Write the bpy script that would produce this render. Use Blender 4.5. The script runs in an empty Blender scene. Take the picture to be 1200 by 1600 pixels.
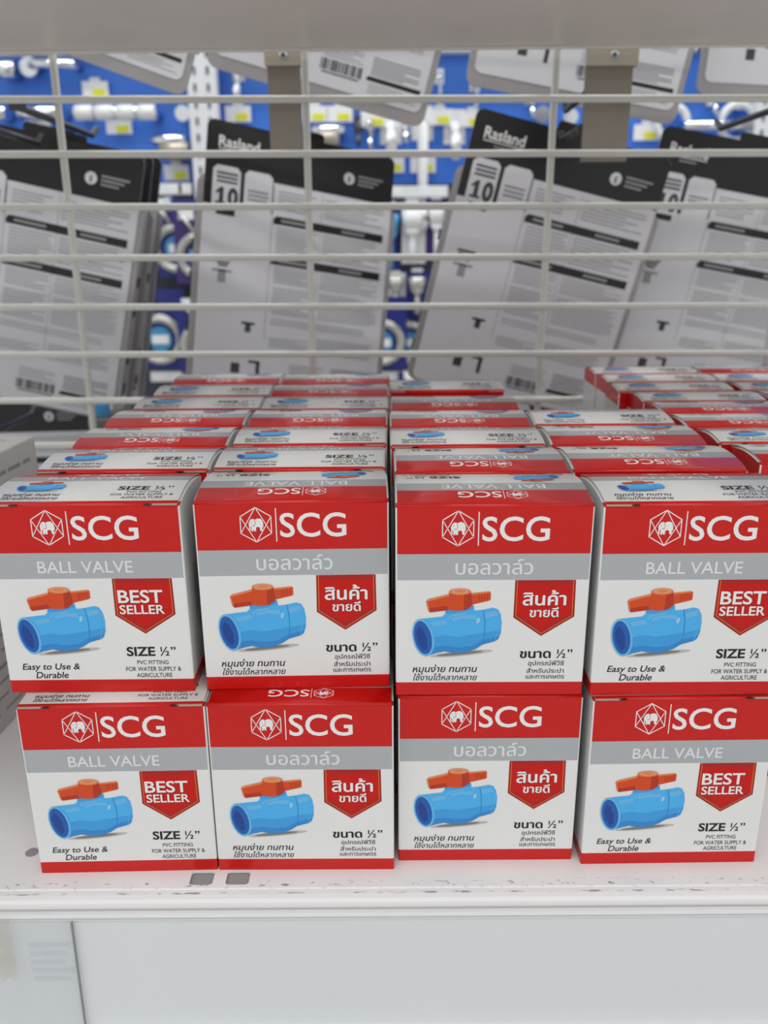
import bpy, bmesh, math, random
from mathutils import Vector, Matrix, Euler
from mathutils.geometry import tessellate_polygon, interpolate_bezier

random.seed(7)
SC = bpy.context.scene
COL = SC.collection
PI = math.pi

# ------------------------------------------------------------------ camera numbers
FPX, PITCH, ROLL, CAMZ = 1327.12, math.radians(18.037), math.radians(-0.411), 0.2921
_c, _s = math.cos(PITCH), math.sin(PITCH)
RIGHT, FWD, UP = Vector((1, 0, 0)), Vector((0, _c, -_s)), Vector((0, _s, _c))
CR = RIGHT * math.cos(ROLL) + UP * math.sin(ROLL)
CU = UP * math.cos(ROLL) - RIGHT * math.sin(ROLL)
EYE = Vector((0, 0, CAMZ))


def at(u, v, y):
    """world point on the upright plane at depth y that is seen at photo position (u, v)"""
    d = CR * ((u - 600) / FPX) + CU * ((800 - v) / FPX) + FWD
    return EYE + d * (y / d.y)


def make_camera():
    cd = bpy.data.cameras.new('camera')
    co = bpy.data.objects.new('camera', cd)
    COL.objects.link(co)
    m = Matrix((CR, CU, -FWD)).transposed().to_4x4()
    m.translation = EYE
    co.matrix_world = m
    cd.sensor_fit = 'VERTICAL'
    cd.sensor_height = 36
    cd.lens = 36 * FPX / 1600
    cd.clip_start, cd.clip_end = 0.01, 30
    cd.dof.use_dof = True
    cd.dof.focus_distance = 0.385
    cd.dof.aperture_fstop = cd.lens / 3.1
    SC.camera = co


# ------------------------------------------------------------------ materials
def lin(c):
    return tuple(((x / 255) / 12.92 if x / 255 <= .04045 else (((x / 255) + .055) / 1.055) ** 2.4) for x in c) + (1,)


def mat(name, rgb, rough=.5, metal=0, spec=.5, alpha=None, trans=0, noise=0, nscale=60, coat=0, bump=0):
    m = bpy.data.materials.new(name)
    m.use_nodes = True
    nt = m.node_tree
    b = nt.nodes['Principled BSDF']
    b.inputs['Base Color'].default_value = lin(rgb)
    b.inputs['Roughness'].default_value = rough
    b.inputs['Metallic'].default_value = metal
    b.inputs['Specular IOR Level'].default_value = spec
    b.inputs['Coat Weight'].default_value = coat
    b.inputs['Coat Roughness'].default_value = .14
    b.inputs['Transmission Weight'].default_value = trans
    if alpha is not None:
        b.inputs['Alpha'].default_value = alpha
    tc = nt.nodes.new('ShaderNodeTexCoord')
    n = nt.nodes.new('ShaderNodeTexNoise')
    n.inputs['Scale'].default_value = nscale
    n.inputs['Detail'].default_value = 4
    nt.links.new(tc.outputs['Object'], n.inputs['Vector'])
    if noise:
        mx = nt.nodes.new('ShaderNodeMix')
        mx.data_type = 'RGBA'
        mx.inputs['A'].default_value = lin(rgb)
        mx.inputs['B'].default_value = tuple(x * (1 - noise) for x in lin(rgb)[:3]) + (1,)
        nt.links.new(n.outputs['Fac'], mx.inputs['Factor'])
        nt.links.new(mx.outputs['Result'], b.inputs['Base Color'])
    if bump:
        bp = nt.nodes.new('ShaderNodeBump')
        bp.inputs['Strength'].default_value = bump
        bp.inputs['Distance'].default_value = .0006
        nt.links.new(n.outputs['Fac'], bp.inputs['Height'])
        nt.links.new(bp.outputs['Normal'], b.inputs['Normal'])
    return m


M = {
    'red': mat('carton_red', (204, 18, 12), .34, spec=.25, noise=.05, nscale=30, coat=.4),
    'grey': mat('carton_silver_grey', (176, 179, 182), .34, noise=.06, nscale=800, coat=.4),
    'white': mat('carton_white', (233, 233, 231), .38, noise=.03, nscale=30, coat=.4),
    'side': mat('carton_side_white', (216, 216, 216), .42, noise=.05, nscale=30),
    'edge': mat('raw_card_edge', (172, 160, 142), .8),
    'dark_red': mat('ribbon_dark_red', (150, 14, 10), .36),
    'rib_red': mat('ribbon_red', (200, 22, 14), .36, spec=.3),
    'rib_low': mat('ribbon_deep_red', (172, 16, 12), .36),
    'gold': mat('ribbon_gold', (238, 120, 44), .36),
    'ink_white': mat('ink_white', (238, 237, 236), .38),
    'ink_pale': mat('ink_pale_grey', (226, 227, 229), .38),
    'ink_black': mat('ink_black', (24, 22, 23), .42),
    'ink_grey': mat('ink_dark_grey', (60, 60, 62), .42),
    'ink_faint': mat('ink_faint_grey', (150, 150, 152), .42),
    'v_blue': mat('ink_pipe_blue', (74, 178, 240), .36),
    'v_blue_d': mat('ink_pipe_blue_deep', (60, 158, 226), .36),
    'v_blue_dd': mat('ink_pipe_blue_shade', (50, 136, 208), .36),
    'v_blue_l': mat('ink_pipe_blue_pale', (104, 184, 234), .36),
    'v_blue_ll': mat('ink_pipe_blue_paler', (150, 207, 240), .36),
    'v_in': mat('ink_pipe_bore', (26, 92, 176), .36),
    'v_in_d': mat('ink_pipe_bore_deep', (20, 66, 146), .36),
    'v_or': mat('ink_handle_orange', (214, 72, 20), .36),
    'v_or_d': mat('ink_handle_orange_deep', (182, 48, 12), .36),
    'v_or_l': mat('ink_handle_orange_pale', (232, 128, 72), .36),
    'v_or_ll': mat('ink_handle_top_tan', (224, 160, 116), .36),
    'v_sh': mat('ink_soft_grey', (190, 187, 183), .38),
    'v_sh2': mat('ink_soft_grey_deep', (128, 122, 116), .38),
    'wire': mat('white_coated_wire', (216, 216, 208), .35, noise=.08, nscale=90),
    'rail': mat('price_rail_plastic', (226, 229, 231), .3, noise=.05, nscale=14, bump=.05),
    'rail_edge': mat('price_rail_ridge', (228, 229, 229), .22),
    'under': mat('upper_shelf_paint', (228, 223, 216), .38, noise=.12, nscale=22),
    'hole': mat('shelf_channel_grey', (150, 150, 152), .5),
    'steel': mat('brushed_steel', (150, 142, 132), .36, metal=.85, noise=.25, nscale=30),
    'steel_l': mat('zinc_block', (190, 180, 166), .4, metal=.7, noise=.2, nscale=40),
    'rod': mat('dark_steel_rod', (84, 84, 88), .35, metal=.6),
    'card': mat('pack_card_white', (222, 221, 226), .5, noise=.08, nscale=18),
    'pack_black': mat('pack_print_black', (20, 19, 20), .35),
    'tray': mat('grey_blister_plastic', (168, 164, 164), .25, noise=.2, nscale=25, bump=.1),
    'tray_d': mat('blister_notch_dark', (60, 58, 60), .4),
    'blue': mat('display_blue', (58, 120, 222), .45, noise=.12, nscale=6),
    'navy': mat('pack_navy', (34, 44, 130), .4, noise=.2, nscale=30),
    'purple': mat('pack_purple', (66, 40, 118), .4, noise=.2, nscale=30),
    'sky': mat('pack_light_blue', (72, 160, 214), .4, noise=.15, nscale=30),
    'postw': mat('white_post_paint', (226, 228, 230), .4),
    'slot': mat('post_slot_dark', (70, 74, 84), .6),
    'chrome': mat('chrome', (226, 228, 232), .12, metal=1),
    'knob': mat('white_plastic', (232, 232, 232), .3),
    'tag_y': mat('price_yellow', (222, 222, 40), .5),
    'tag_w': mat('price_card_white', (236, 236, 236), .5),
    'dark': mat('dark_backing', (58, 62, 74), .6, noise=.3, nscale=12),
    'hose': mat('silver_hose', (206, 204, 196), .25, metal=.7, noise=.2, nscale=400),
    'box_l': mat('pale_carton', (206, 202, 200), .5, noise=.1, nscale=220),
    'ink_lav': mat('carton_print_mauve', (150, 144, 150), .5),
    'ink_green': mat('carton_print_green', (120, 150, 110), .5),
    'floor': mat('floor_tile', (190, 188, 184), .4, noise=.08, nscale=4),
    'ceil': mat('ceiling_white', (220, 220, 218), .8),
    'wallm': mat('store_wall', (196, 198, 202), .8, noise=.05, nscale=3),
    'tape': mat('yellowed_tape', (214, 200, 160), .18, alpha=.22, noise=.35, nscale=55, bump=.5),
    'sleeve': mat('clear_sleeve', (226, 230, 234), .12, alpha=.14, bump=.15),
    'ghost': mat('faint_print_blue', (176, 190, 208), .4, alpha=.16),
    'brown': mat('grey_brown_carton', (120, 112, 106), .6, noise=.2, nscale=20),
}


def shelf_material():
    """glossy white powder coat with scuffs and dirt specks along its front"""
    m = mat('shelf_white_paint', (236, 233, 233), .3)
    nt = m.node_tree
    b = nt.nodes['Principled BSDF']
    tc = [n for n in nt.nodes if n.type == 'TEX_COORD'][0]
    sep = nt.nodes.new('ShaderNodeSeparateXYZ')
    nt.links.new(tc.outputs['Object'], sep.inputs[0])

    def math_(op, a, bb=None, clamp=False):
        n = nt.nodes.new('ShaderNodeMath')
        n.operation = op
        n.use_clamp = clamp
        for i, x in enumerate((a, bb)):
            if x is None:
                continue
            if isinstance(x, (int, float)):
                n.inputs[i].default_value = x
            else:
                nt.links.new(x, n.inputs[i])
        return n.outputs[0]

    def noise(scale, sx, sy, detail=3):
        mp = nt.nodes.new('ShaderNodeMapping')
        mp.inputs['Scale'].default_value = (sx, sy, 1)
        nt.links.new(tc.outputs['Object'], mp.inputs[0])
        n = nt.nodes.new('ShaderNodeTexNoise')
        n.inputs['Scale'].default_value = scale
        n.inputs['Detail'].default_value = detail
        nt.links.new(mp.outputs[0], n.inputs['Vector'])
        return n.outputs['Fac']

    def band(y, w):
        d = math_('ABSOLUTE', math_('SUBTRACT', sep.outputs['Y'], y))
        return math_('SUBTRACT', 1, math_('DIVIDE', d, w), True)

    def specks(f, thr, gain):
        return math_('MULTIPLY', math_('SUBTRACT', f, thr), gain, True)
    s1 = math_('MULTIPLY', specks(noise(260, 1, 2.2), .60, 14), band(.3285, .0032))
    s2 = math_('MULTIPLY', specks(noise(120, 1, 3), .52, 8), band(.3232, .0009))
    s3 = specks(noise(330, 1, 1, 2), .735, 20)
    s4 = math_('MULTIPLY', specks(noise(22, 1, 1), .50, 3), band(.3285, .0055))
    s4 = math_('MULTIPLY', s4, .12)
    tot = math_('ADD', math_('ADD', s1, s2, True), math_('ADD', math_('MULTIPLY', s3, .35), s4, True), True)
    mx = nt.nodes.new('ShaderNodeMix')
    mx.data_type = 'RGBA'
    mx.inputs['A'].default_value = lin((236, 233, 233))
    mx.inputs['B'].default_value = lin((70, 62, 58))
    nt.links.new(math_('MULTIPLY', tot, .85), mx.inputs['Factor'])
    nt.links.new(mx.outputs['Result'], b.inputs['Base Color'])
    return m


M['shelf'] = shelf_material()

# ------------------------------------------------------------------ object helpers


def link(name, me, parent=None):
    o = bpy.data.objects.new(name, me)
    COL.objects.link(o)
    if parent is not None:
        o.parent = parent
    return o


def tag(o, label, cat, group=None):
    o['label'] = label
    o['category'] = cat
    if group:
        o['group'] = group
    return o


def thing(name, label, cat, loc=(0, 0, 0), rot=(0, 0, 0), group=None):
    o = bpy.data.objects.new(name, None)
    o.empty_display_size = .02
    COL.objects.link(o)
    o.location = loc
    o.rotation_euler = rot
    return tag(o, label, cat, group)


def struct(o):
    o['kind'] = 'structure'
    return o


class MB:
    """gathers shapes, then links them as ONE mesh object"""

    def __init__(self):
        self.bm = bmesh.new()
        self.mats = []

    def mi(self, m):
        if m not in self.mats:
            self.mats.append(m)
        return self.mats.index(m)

    def box(self, c, s, m, bev=0, rot=None):
        r = bmesh.ops.create_cube(self.bm, size=1)
        vs = r['verts']
        mt = Matrix.Translation(c) @ (rot.to_4x4() if rot else Matrix()) @ Matrix.Diagonal((*s, 1))
        bmesh.ops.transform(self.bm, verts=vs, matrix=mt)
        fs = {f for v in vs for f in v.link_faces}
        if bev:
            es = list({e for f in fs for e in f.edges})
            res = bmesh.ops.bevel(self.bm, geom=es, offset=bev, segments=2, affect='EDGES', profile=.5)
            fs = set(res['faces']) | {f for f in fs if f.is_valid}
        for f in fs:
            f.material_index = self.mi(m)
        return self

    def cyl(self, a, b, r, m, seg=12, r2=None, cap=True):
        a, b = Vector(a), Vector(b)
        d = b - a
        q = d.to_track_quat('Z', 'Y').to_matrix().to_4x4()
        res = bmesh.ops.create_cone(self.bm, cap_ends=cap, segments=seg, radius1=r, radius2=r if r2 is None else r2,
                                    depth=d.length, matrix=Matrix.Translation((a + b) / 2) @ q)
        for f in {f for v in res['verts'] for f in v.link_faces}:
            f.material_index = self.mi(m)
            f.smooth = len(f.verts) == 4
        return self

    def tube(self, pts, r, m, seg=8):
        """round bar through points"""
        pts = [Vector(p) for p in pts]
        rings = []
        up = Vector((0.13, 0.2, 1)).normalized()
        for i, p in enumerate(pts):
            t = (pts[min(i + 1, len(pts) - 1)] - pts[max(i - 1, 0)]).normalized()
            x = t.cross(up)
            if x.length < 1e-4:
                x = t.cross(Vector((1, 0, 0)))
            x.normalize()
            y = t.cross(x).normalized()
            rings.append([self.bm.verts.new(p + (x * math.cos(2 * PI * k / seg) + y * math.sin(2 * PI * k / seg)) * r) for k in range(seg)])
        k_ = self.mi(m)
        for a, b in zip(rings, rings[1:]):
            for k in range(seg):
                f = self.bm.faces.new((a[k], a[(k + 1) % seg], b[(k + 1) % seg], b[k]))
                f.material_index = k_
                f.smooth = True
        for ring in (rings[0], rings[-1]):
            self.bm.faces.new(ring).material_index = k_
        return self

    def torus(self, c, R, r, m, rot=None, seg=32, ms=8):
        k_ = self.mi(m)
        g = []
        for i in range(seg):
            a = 2 * PI * i / seg
            row = []
            for j in range(ms):
                b = 2 * PI * j / ms
                p = Vector(((R + r * math.cos(b)) * math.cos(a), r * math.sin(b), (R + r * math.cos(b)) * math.sin(a)))
                if rot:
                    p = rot @ p
                row.append(self.bm.verts.new(Vector(c) + p))
            g.append(row)
        for i in range(seg):
            for j in range(ms):
                f = self.bm.faces.new((g[i][j], g[(i + 1) % seg][j], g[(i + 1) % seg][(j + 1) % ms], g[i][(j + 1) % ms]))
                f.material_index = k_
                f.smooth = True
        return self

    def slab(self, outline, y0, y1, m, m_side=None):
        """outline in (x, z) given depth from y0 to y1"""
        a = [self.bm.verts.new((x, y0, z)) for x, z in outline]
        b = [self.bm.verts.new((x, y1, z)) for x, z in outline]
        k = self.mi(m)
        ks = self.mi(m_side or m)
        self.bm.faces.new(a).material_index = k
        self.bm.faces.new(b[::-1]).material_index = k
        n = len(a)
        for i in range(n):
            self.bm.faces.new((a[i], b[i], b[(i + 1) % n], a[(i + 1) % n])).material_index = ks
        return self

    def build(self, name, parent=None, smooth=False):
        bmesh.ops.recalc_face_normals(self.bm, faces=self.bm.faces[:])
        me = bpy.data.meshes.new(name)
        if smooth:
            for f in self.bm.faces:
                f.smooth = True
        self.bm.to_mesh(me)
        self.bm.free()
        for m in self.mats:
            me.materials.append(M[m])
        return link(name, me, parent)


def rrect(x0, z0, x1, z1, r, n=5):
    out = []
    for cx, cz, a0 in ((x1 - r, z0 + r, -PI / 2), (x1 - r, z1 - r, 0), (x0 + r, z1 - r, PI / 2), (x0 + r, z0 + r, PI)):
        for k in range(n + 1):
            a = a0 + PI / 2 * k / n
            out.append((cx + r * math.cos(a), cz + r * math.sin(a)))
    return out


# ------------------------------------------------------------------ flat printing
_cache = {}


def outlines(s):
    """filled contours of a line of lettering: list of [outer, holes...], one em high"""
    if s in _cache:
        return _cache[s]
    cu = bpy.data.curves.new('lettering', 'FONT')
    cu.body = s
    cu.size = 1
    o = bpy.data.objects.new('lettering', cu)
    COL.objects.link(o)
    dg = bpy.context.evaluated_depsgraph_get()
    dg.update()
    c2 = o.evaluated_get(dg).to_curve(dg)
    polys = []
    for sp in c2.splines:
        pts = []
        if sp.type == 'BEZIER':
            bp = sp.bezier_points
            n = len(bp)
            for i in range(n):
                a, b = bp[i], bp[(i + 1) % n]
                straight = ((a.handle_right - a.co).cross(b.co - a.co).length < 1e-5 and
                            (b.handle_left - b.co).cross(b.co - a.co).length < 1e-5)
                if straight:
                    pts.append(Vector((a.co.x, a.co.y)))
                else:
                    seg = interpolate_bezier(a.co, a.handle_right, b.handle_left, b.co, 5)
                    pts += [Vector((p.x, p.y)) for p in seg[:-1]]
        else:
            pts = [Vector((p.co.x, p.co.y)) for p in sp.points]
        q = []
        for p in pts:
            if not q or (p - q[-1]).length > 1e-4:
                q.append(p)
        if len(q) > 2 and (q[0] - q[-1]).length < 1e-4:
            q.pop()
        if len(q) > 2:
            polys.append(q)
    o.evaluated_get(dg).to_curve_clear()
    bpy.data.objects.remove(o)
    bpy.data.curves.remove(cu)

    def area(p):
        return sum(p[i - 1].x * p[i].y - p[i].x * p[i - 1].y for i in range(len(p))) / 2

    def inside(pt, p):
        c = False
        for i in range(len(p)):
            a, b = p[i - 1], p[i]
            if (a.y > pt.y) != (b.y > pt.y) and pt.x < (b.x - a.x) * (pt.y - a.y) / (b.y - a.y) + a.x:
                c = not c
        return c
    ar = [area(p) for p in polys]
    big = max(ar, key=abs) if ar else 0
    sg = 1 if big > 0 else -1
    outs = [[p] for p, a in zip(polys, ar) if a * sg > 0]
    for p, a in zip(polys, ar):
        if a * sg <= 0:
            best = None
            for g in outs:
                if inside(p[0], g[0]) and abs(area(g[0])) > abs(a):
                    if best is None or abs(area(g[0])) < abs(area(best[0])):
                        best = g
            if best:
                best.append(p)
    _cache[s] = (outs, sg)
    return _cache[s]


def ref_height(s):
    t = 'บ' if any('\u0e00' <= ch <= '\u0e7f' for ch in s) else 'H'
    g, _ = outlines(t)
    ys = [p.y for q in g for p in q[0]]
    return max(ys) - min(0, min(ys))


def fatten(p, off, sg):
    n = len(p)
    out = []
    for i in range(n):
        a, b, c = p[i - 1], p[i], p[(i + 1) % n]
        d1, d2 = (b - a).normalized(), (c - b).normalized()
        n1, n2 = Vector((d1.y, -d1.x)), Vector((d2.y, -d2.x))
        m = n1 + n2
        if m.length < 1e-4:
            m = n1
        m.normalize()
        k = max(.5, m.dot(n1))
        out.append(b + m * (off * sg / k))
    return out


class Print:
    """flat artwork in millimetres, X to the right and Y down, laid on a panel"""

    def __init__(self):
        self.items = []
        self.mats = []

    def poly(self, pts, m, layer=0):
        self.items.append(([Vector((x, y)) for x, y in pts], None, m, layer))
        return self

    def tris(self, pts, tr, m, layer):
        self.items.append((pts, tr, m, layer))

    def rect(self, x0, y0, x1, y1, m, layer=0):
        return self.poly([(x0, y0), (x1, y0), (x1, y1), (x0, y1)], m, layer)

    def ellipse(self, cx, cy, rx, ry, m, layer=0, rot=0, n=28):
        c, s = math.cos(rot), math.sin(rot)
        return self.poly([(cx + rx * math.cos(t) * c - ry * math.sin(t) * s, cy + rx * math.cos(t) * s + ry * math.sin(t) * c)
                          for t in (2 * PI * k / n for k in range(n))], m, layer)

    def line(self, pts, w, m, layer=0, closed=False):
        n = len(pts)
        for i in range(n if closed else n - 1):
            a, b = Vector(pts[i]), Vector(pts[(i + 1) % n])
            d = (b - a).normalized()
            k = Vector((-d.y, d.x)) * w / 2
            e = d * w * .3
            self.poly([a + k - e, b + k + e, b - k + e, a - k - e], m, layer)
        return self

    def text(self, s, x0, x1, base, h, m, layer=0, bold=0, shear=0):
        outs, sg = outlines(s)
        thai = any('\u0e00' <= ch <= '\u0e7f' for ch in s)
        if bold and thai:
            # thicken small looped letters by overprinting slightly to each side
            o_ = bold * h * .9
            for i, (dx, dy) in enumerate(((-o_, 0), (o_, 0), (0, o_ * .6), (0, -o_ * .6))):
                self.text(s, x0 + dx, x1 + dx, base + dy, h, m, layer + .2 * i, 0, shear)
            return self
        outs = [[fatten(p, bold, sg) if bold else p for p in g] for g in outs]
        lo = min(p.x for g in outs for p in g[0])
        hi = max(p.x for g in outs for p in g[0])
        sy = h / ref_height(s)
        sl = shear * h
        sx = (x1 - x0 - sl) / (hi - lo)
        for i, g in enumerate(outs):
            q = [[Vector((x0 + (p.x - lo) * sx + shear * p.y * sy, base - p.y * sy)) for p in c] for c in g]
            flat = [p for c in q for p in c]
            tr = tessellate_polygon([[Vector((p.x, p.y, 0)) for p in c] for c in q])
            self.tris(flat, tr, m, layer + .05 * (i % 4))
        return self

    def xf(self, fn):
        self.items = [([Vector(fn(p.x, p.y)) for p in pts], tr, m, l) for pts, tr, m, l in self.items]
        return self

    def mesh(self, name, fn, cuts=None):
        """fn(X, Y, layer) -> 3D point; cuts: Y values at which to split the faces first"""
        bm = bmesh.new()
        mats = []
        for pts, tr, m, l in self.items:
            if m not in mats:
                mats.append(m)
            vs = [bm.verts.new((p.x, p.y, l)) for p in pts]
            if tr is None:
                tr = tessellate_polygon([[Vector((p.x, p.y, 0)) for p in pts]])
            for t in tr:
                if len(set(t)) == 3:
                    try:
                        bm.faces.new([vs[i] for i in t]).material_index = mats.index(m)
                    except ValueError:
                        pass
        for y in cuts or ():
            bmesh.ops.bisect_plane(bm, geom=bm.verts[:] + bm.edges[:] + bm.faces[:], plane_co=(0, y, 0), plane_no=(0, 1, 0))
        for v in bm.verts:
            v.co = fn(v.co.x, v.co.y, v.co.z)
        loose = [v for v in bm.verts if not v.link_faces]
        bmesh.ops.delete(bm, geom=loose, context='VERTS')
        me = bpy.data.meshes.new(name)
        bm.to_mesh(me)
        bm.free()
        for m in mats:
            me.materials.append(M[m])
        return me


# ------------------------------------------------------------------ carton artwork
W, H, D = .085, .0912, .0485
D5 = .0385


def art_logo():
    p = Print()
    hx = [(26.9, 2.7), (33.6, 6.9), (33.6, 14.6), (26.9, 18.7), (20.2, 14.6), (20.2, 6.9)]
    p.line(hx, .42, 'ink_white', 1, True)
    p.line([hx[0], hx[4]], .36, 'ink_white', 1).line([hx[0], hx[2]], .36, 'ink_white', 1)
    p.line([hx[3], hx[5]], .36, 'ink_white', 1).line([hx[3], hx[1]], .36, 'ink_white', 1)
    ele = [(24.2, 9.0), (24.9, 8.1), (25.8, 7.9), (26.5, 8.4), (27.5, 7.8), (28.7, 7.8), (29.6, 8.4), (30.1, 9.6), (30.2, 11.2),
           (30.0, 12.2), (29.8, 11.4), (29.7, 12.0), (29.75, 13.5), (28.75, 13.5), (28.6, 12.1), (28.0, 11.6), (27.2, 11.7),
           (26.9, 12.3), (26.9, 13.6), (26.0, 13.6), (25.85, 12.5), (25.6, 13.7), (24.9, 13.7), (24.95, 12.4), (24.75, 11.2),
           (24.55, 11.6), (24.5, 12.7), (24.75, 13.2), (24.3, 13.4), (23.9, 12.8), (23.95, 11.2), (23.8, 10.0)]
    p.poly(ele, 'ink_white', 2)
    p.line([(26.3, 8.6), (26.7, 9.6), (26.5, 10.9), (25.9, 11.3), (25.4, 10.7)], .2, 'red', 3)
    p.line([(24.9, 9.4), (25.0, 9.9)], .2, 'red', 3)
    p.rect(35.5, 3.2, 35.95, 18.6, 'ink_white', 1)
    p.text('SCG', 37.3, 66.3, 16.3, 10.6, 'ink_white', 1, bold=.012)
    return p


def art_valve():
    p = Print()
    p.ellipse(29.5, 70.3, 14.2, 1.25, 'v_sh', 1, -.1)
    p.ellipse(28.8, 70.25, 10.5, .75, 'v_sh2', 2, -.1)
    body = [(10.6, 53.2), (16, 52.5), (20.7, 52.0), (22.0, 50.6), (22.1, 48.4), (34.4, 46.4), (34.9, 49.2), (38.6, 48.8), (43, 47.8),
            (45.2, 48.5), (46.6, 51.0), (47.2, 55.0), (47.0, 59.5), (45.9, 63.0), (44.6, 64.1), (39, 65.8), (36, 67.9), (32.5, 69.4),
            (28.9, 70.0), (25, 69.8), (22, 69.1), (18, 70.0), (14.2, 71.3), (12, 66), (10.8, 60)]
    p.poly(body, 'v_blue', 3)
    # lower tones of the printed picture, dark towards the bottom
    p.poly([(15.6, 62.5), (22, 61.2), (28, 62.0), (36, 60.6), (47.0, 58.6), (46.9, 60.2), (45.9, 63.0), (44.6, 64.1), (39, 65.8), (36, 67.9),
            (32.5, 69.4), (28.9, 70.0), (25, 69.8), (22, 69.1), (18, 70.0), (14.2, 71.3), (15.2, 66)], 'v_blue_d', 4)
    p.poly([(16, 67.4), (22, 66.2), (28, 67.2), (34, 66.6), (39, 63.6), (46.3, 61.6), (45.9, 63.0), (44.6, 64.1), (39, 65.8), (36, 67.9), (32.5, 69.4),
            (28.9, 70.0), (25, 69.8), (22, 69.1), (18, 70.0), (14.6, 71.2)], 'v_blue_dd', 5)
    p.poly([(15.5, 54.6), (22.5, 53.4), (23.0, 55.6), (16.4, 57.0)], 'v_blue_l', 5)
    p.poly([(24.5, 52.4), (30, 51.0), (35.4, 51.2), (36.2, 53.6), (30, 53.0), (25.4, 54.2)], 'v_blue_l', 5)
    p.poly([(22.3, 48.6), (34.3, 46.6), (34.6, 48.2), (30, 49.6), (25, 50.4), (22.2, 50.4)], 'v_blue_d', 5)
    p.poly([(39.2, 50.4), (44.4, 49.2), (45.6, 51.4), (40.0, 53.2)], 'v_blue_l', 5)
    p.line([(38.7, 48.9), (39.6, 54), (39.7, 60), (39.1, 65.6)], .34, 'v_blue_dd', 6)
    p.line([(44.2, 48.2), (45.6, 52), (45.7, 58), (44.4, 63.8)], .3, 'v_blue_l', 6)
    p.line([(23.2, 53.2), (24.6, 51.6), (31, 50.4)], .3, 'v_blue_ll', 6)
    p.ellipse(36.6, 54.0, .75, 1.5, 'v_blue_ll', 6, .25)
    p.ellipse(12.35, 62.25, 4.7, 9.35, 'v_blue_l', 7, -.2, 40)
    p.ellipse(12.15, 62.25, 3.85, 8.3, 'v_in', 8, -.2, 40)
    p.poly([(10.3, 56.5), (12.3, 58.5), (13.8, 62.5), (14.2, 67.5), (12.5, 68.6), (10.2, 65), (9.0, 60)], 'v_in_d', 9)
    # handle
    p.poly([(33.2, 40.7), (41.2, 39.9), (41.9, 40.6), (41.9, 44.0), (41.0, 44.5), (33.6, 46.3)], 'v_or', 3)
    p.poly([(33.2, 40.7), (41.2, 39.9), (41.4, 40.6), (33.3, 41.5)], 'v_or_l', 4)
    for k in range(4):
        x = 36.8 + 1.25 * k
        p.line([(x, 41.7 - .12 * k), (x - .1, 44.4 - .25 * k)], .35, 'v_or_d', 5)
    p.poly([(13.5, 44.6), (14.2, 43.6), (23.6, 41.2), (24.2, 48.7), (15.3, 49.9), (14.4, 49.0)], 'v_or', 6)
    p.poly([(13.8, 44.3), (14.3, 43.5), (23.6, 41.1), (23.7, 42.0), (14.6, 44.5)], 'v_or_l', 7)
    p.poly([(14.6, 48.0), (24.1, 46.6), (24.2, 48.7), (15.3, 49.9), (14.4, 49.0)], 'v_or_d', 7)
    p.line([(14.0, 44.6), (14.8, 49.2)], .4, 'v_or_l', 8)
    p.poly([(23.5, 40.0), (33.1, 40.0), (33.7, 46.8), (31.5, 48.5), (28.5, 49.2), (25.5, 49.1), (23.4, 48.6), (22.6, 46.6), (23.7, 45)], 'v_or', 8)
    p.poly([(30.2, 41.0), (33.1, 40.2), (33.7, 46.8), (31.5, 48.5), (30.0, 48.9)], 'v_or_d', 9)
    p.ellipse(28.3, 40.0, 4.85, 1.55, 'v_or_l', 10)
    p.ellipse(28.3, 39.85, 3.9, 1.1, 'v_or_ll', 11)
    p.ellipse(28.3, 39.8, 2.4, .6, 'v_or_l', 12)
    return p


def art_ribbon(lang):
    p = Print()
    p.poly([(52.4, 34.7), (78.9, 34.7), (79.2, 52.2), (64.9, 61.7), (52.2, 52.6)], 'dark_red', 1)

    def pent(i):
        return [(52.4 + i, 34.7), (78.9 - i, 34.7), (79.15 - i, 52.2 - i * .55), (64.9, 61.7 - i * 1.25), (52.25 + i, 52.5 - i * .55)]
    q = pent(.8)
    p.poly(q, 'gold', 2)
    p.poly(pent(1.15), 'rib_red', 3)
    a = pent(1.15)
    p.poly([(a[0][0], 34.7), (a[1][0], 34.7), (a[1][0], 36.8), (a[0][0], 36.8)], 'rib_low', 4)
    p.poly([a[2], a[3], a[4], (a[4][0], 50.0), (64.9, 58.2), (a[2][0], 50.0)], 'rib_low', 4)
    if lang == 'en':
        t = [('BEST', 54.2, 74.2, 46.3, 5.9, .018), ('SELLER', 54.4, 74.6, 51.8, 4.2, .017)]
    else:
        t = [('สินค้า', 56.2, 75.0, 46.6, 4.7, .05), ('ขายดี', 59.4, 71.9, 52.3, 3.3, .05)]
    for s, x0, x1, b, h, bo in t:
        p.text(s, x0 + .4, x1 + .4, b + .38, h, 'dark_red', 5, bo)
        p.text(s, x0, x1, b, h, 'ink_white', 6, bo)
    return p


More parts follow.
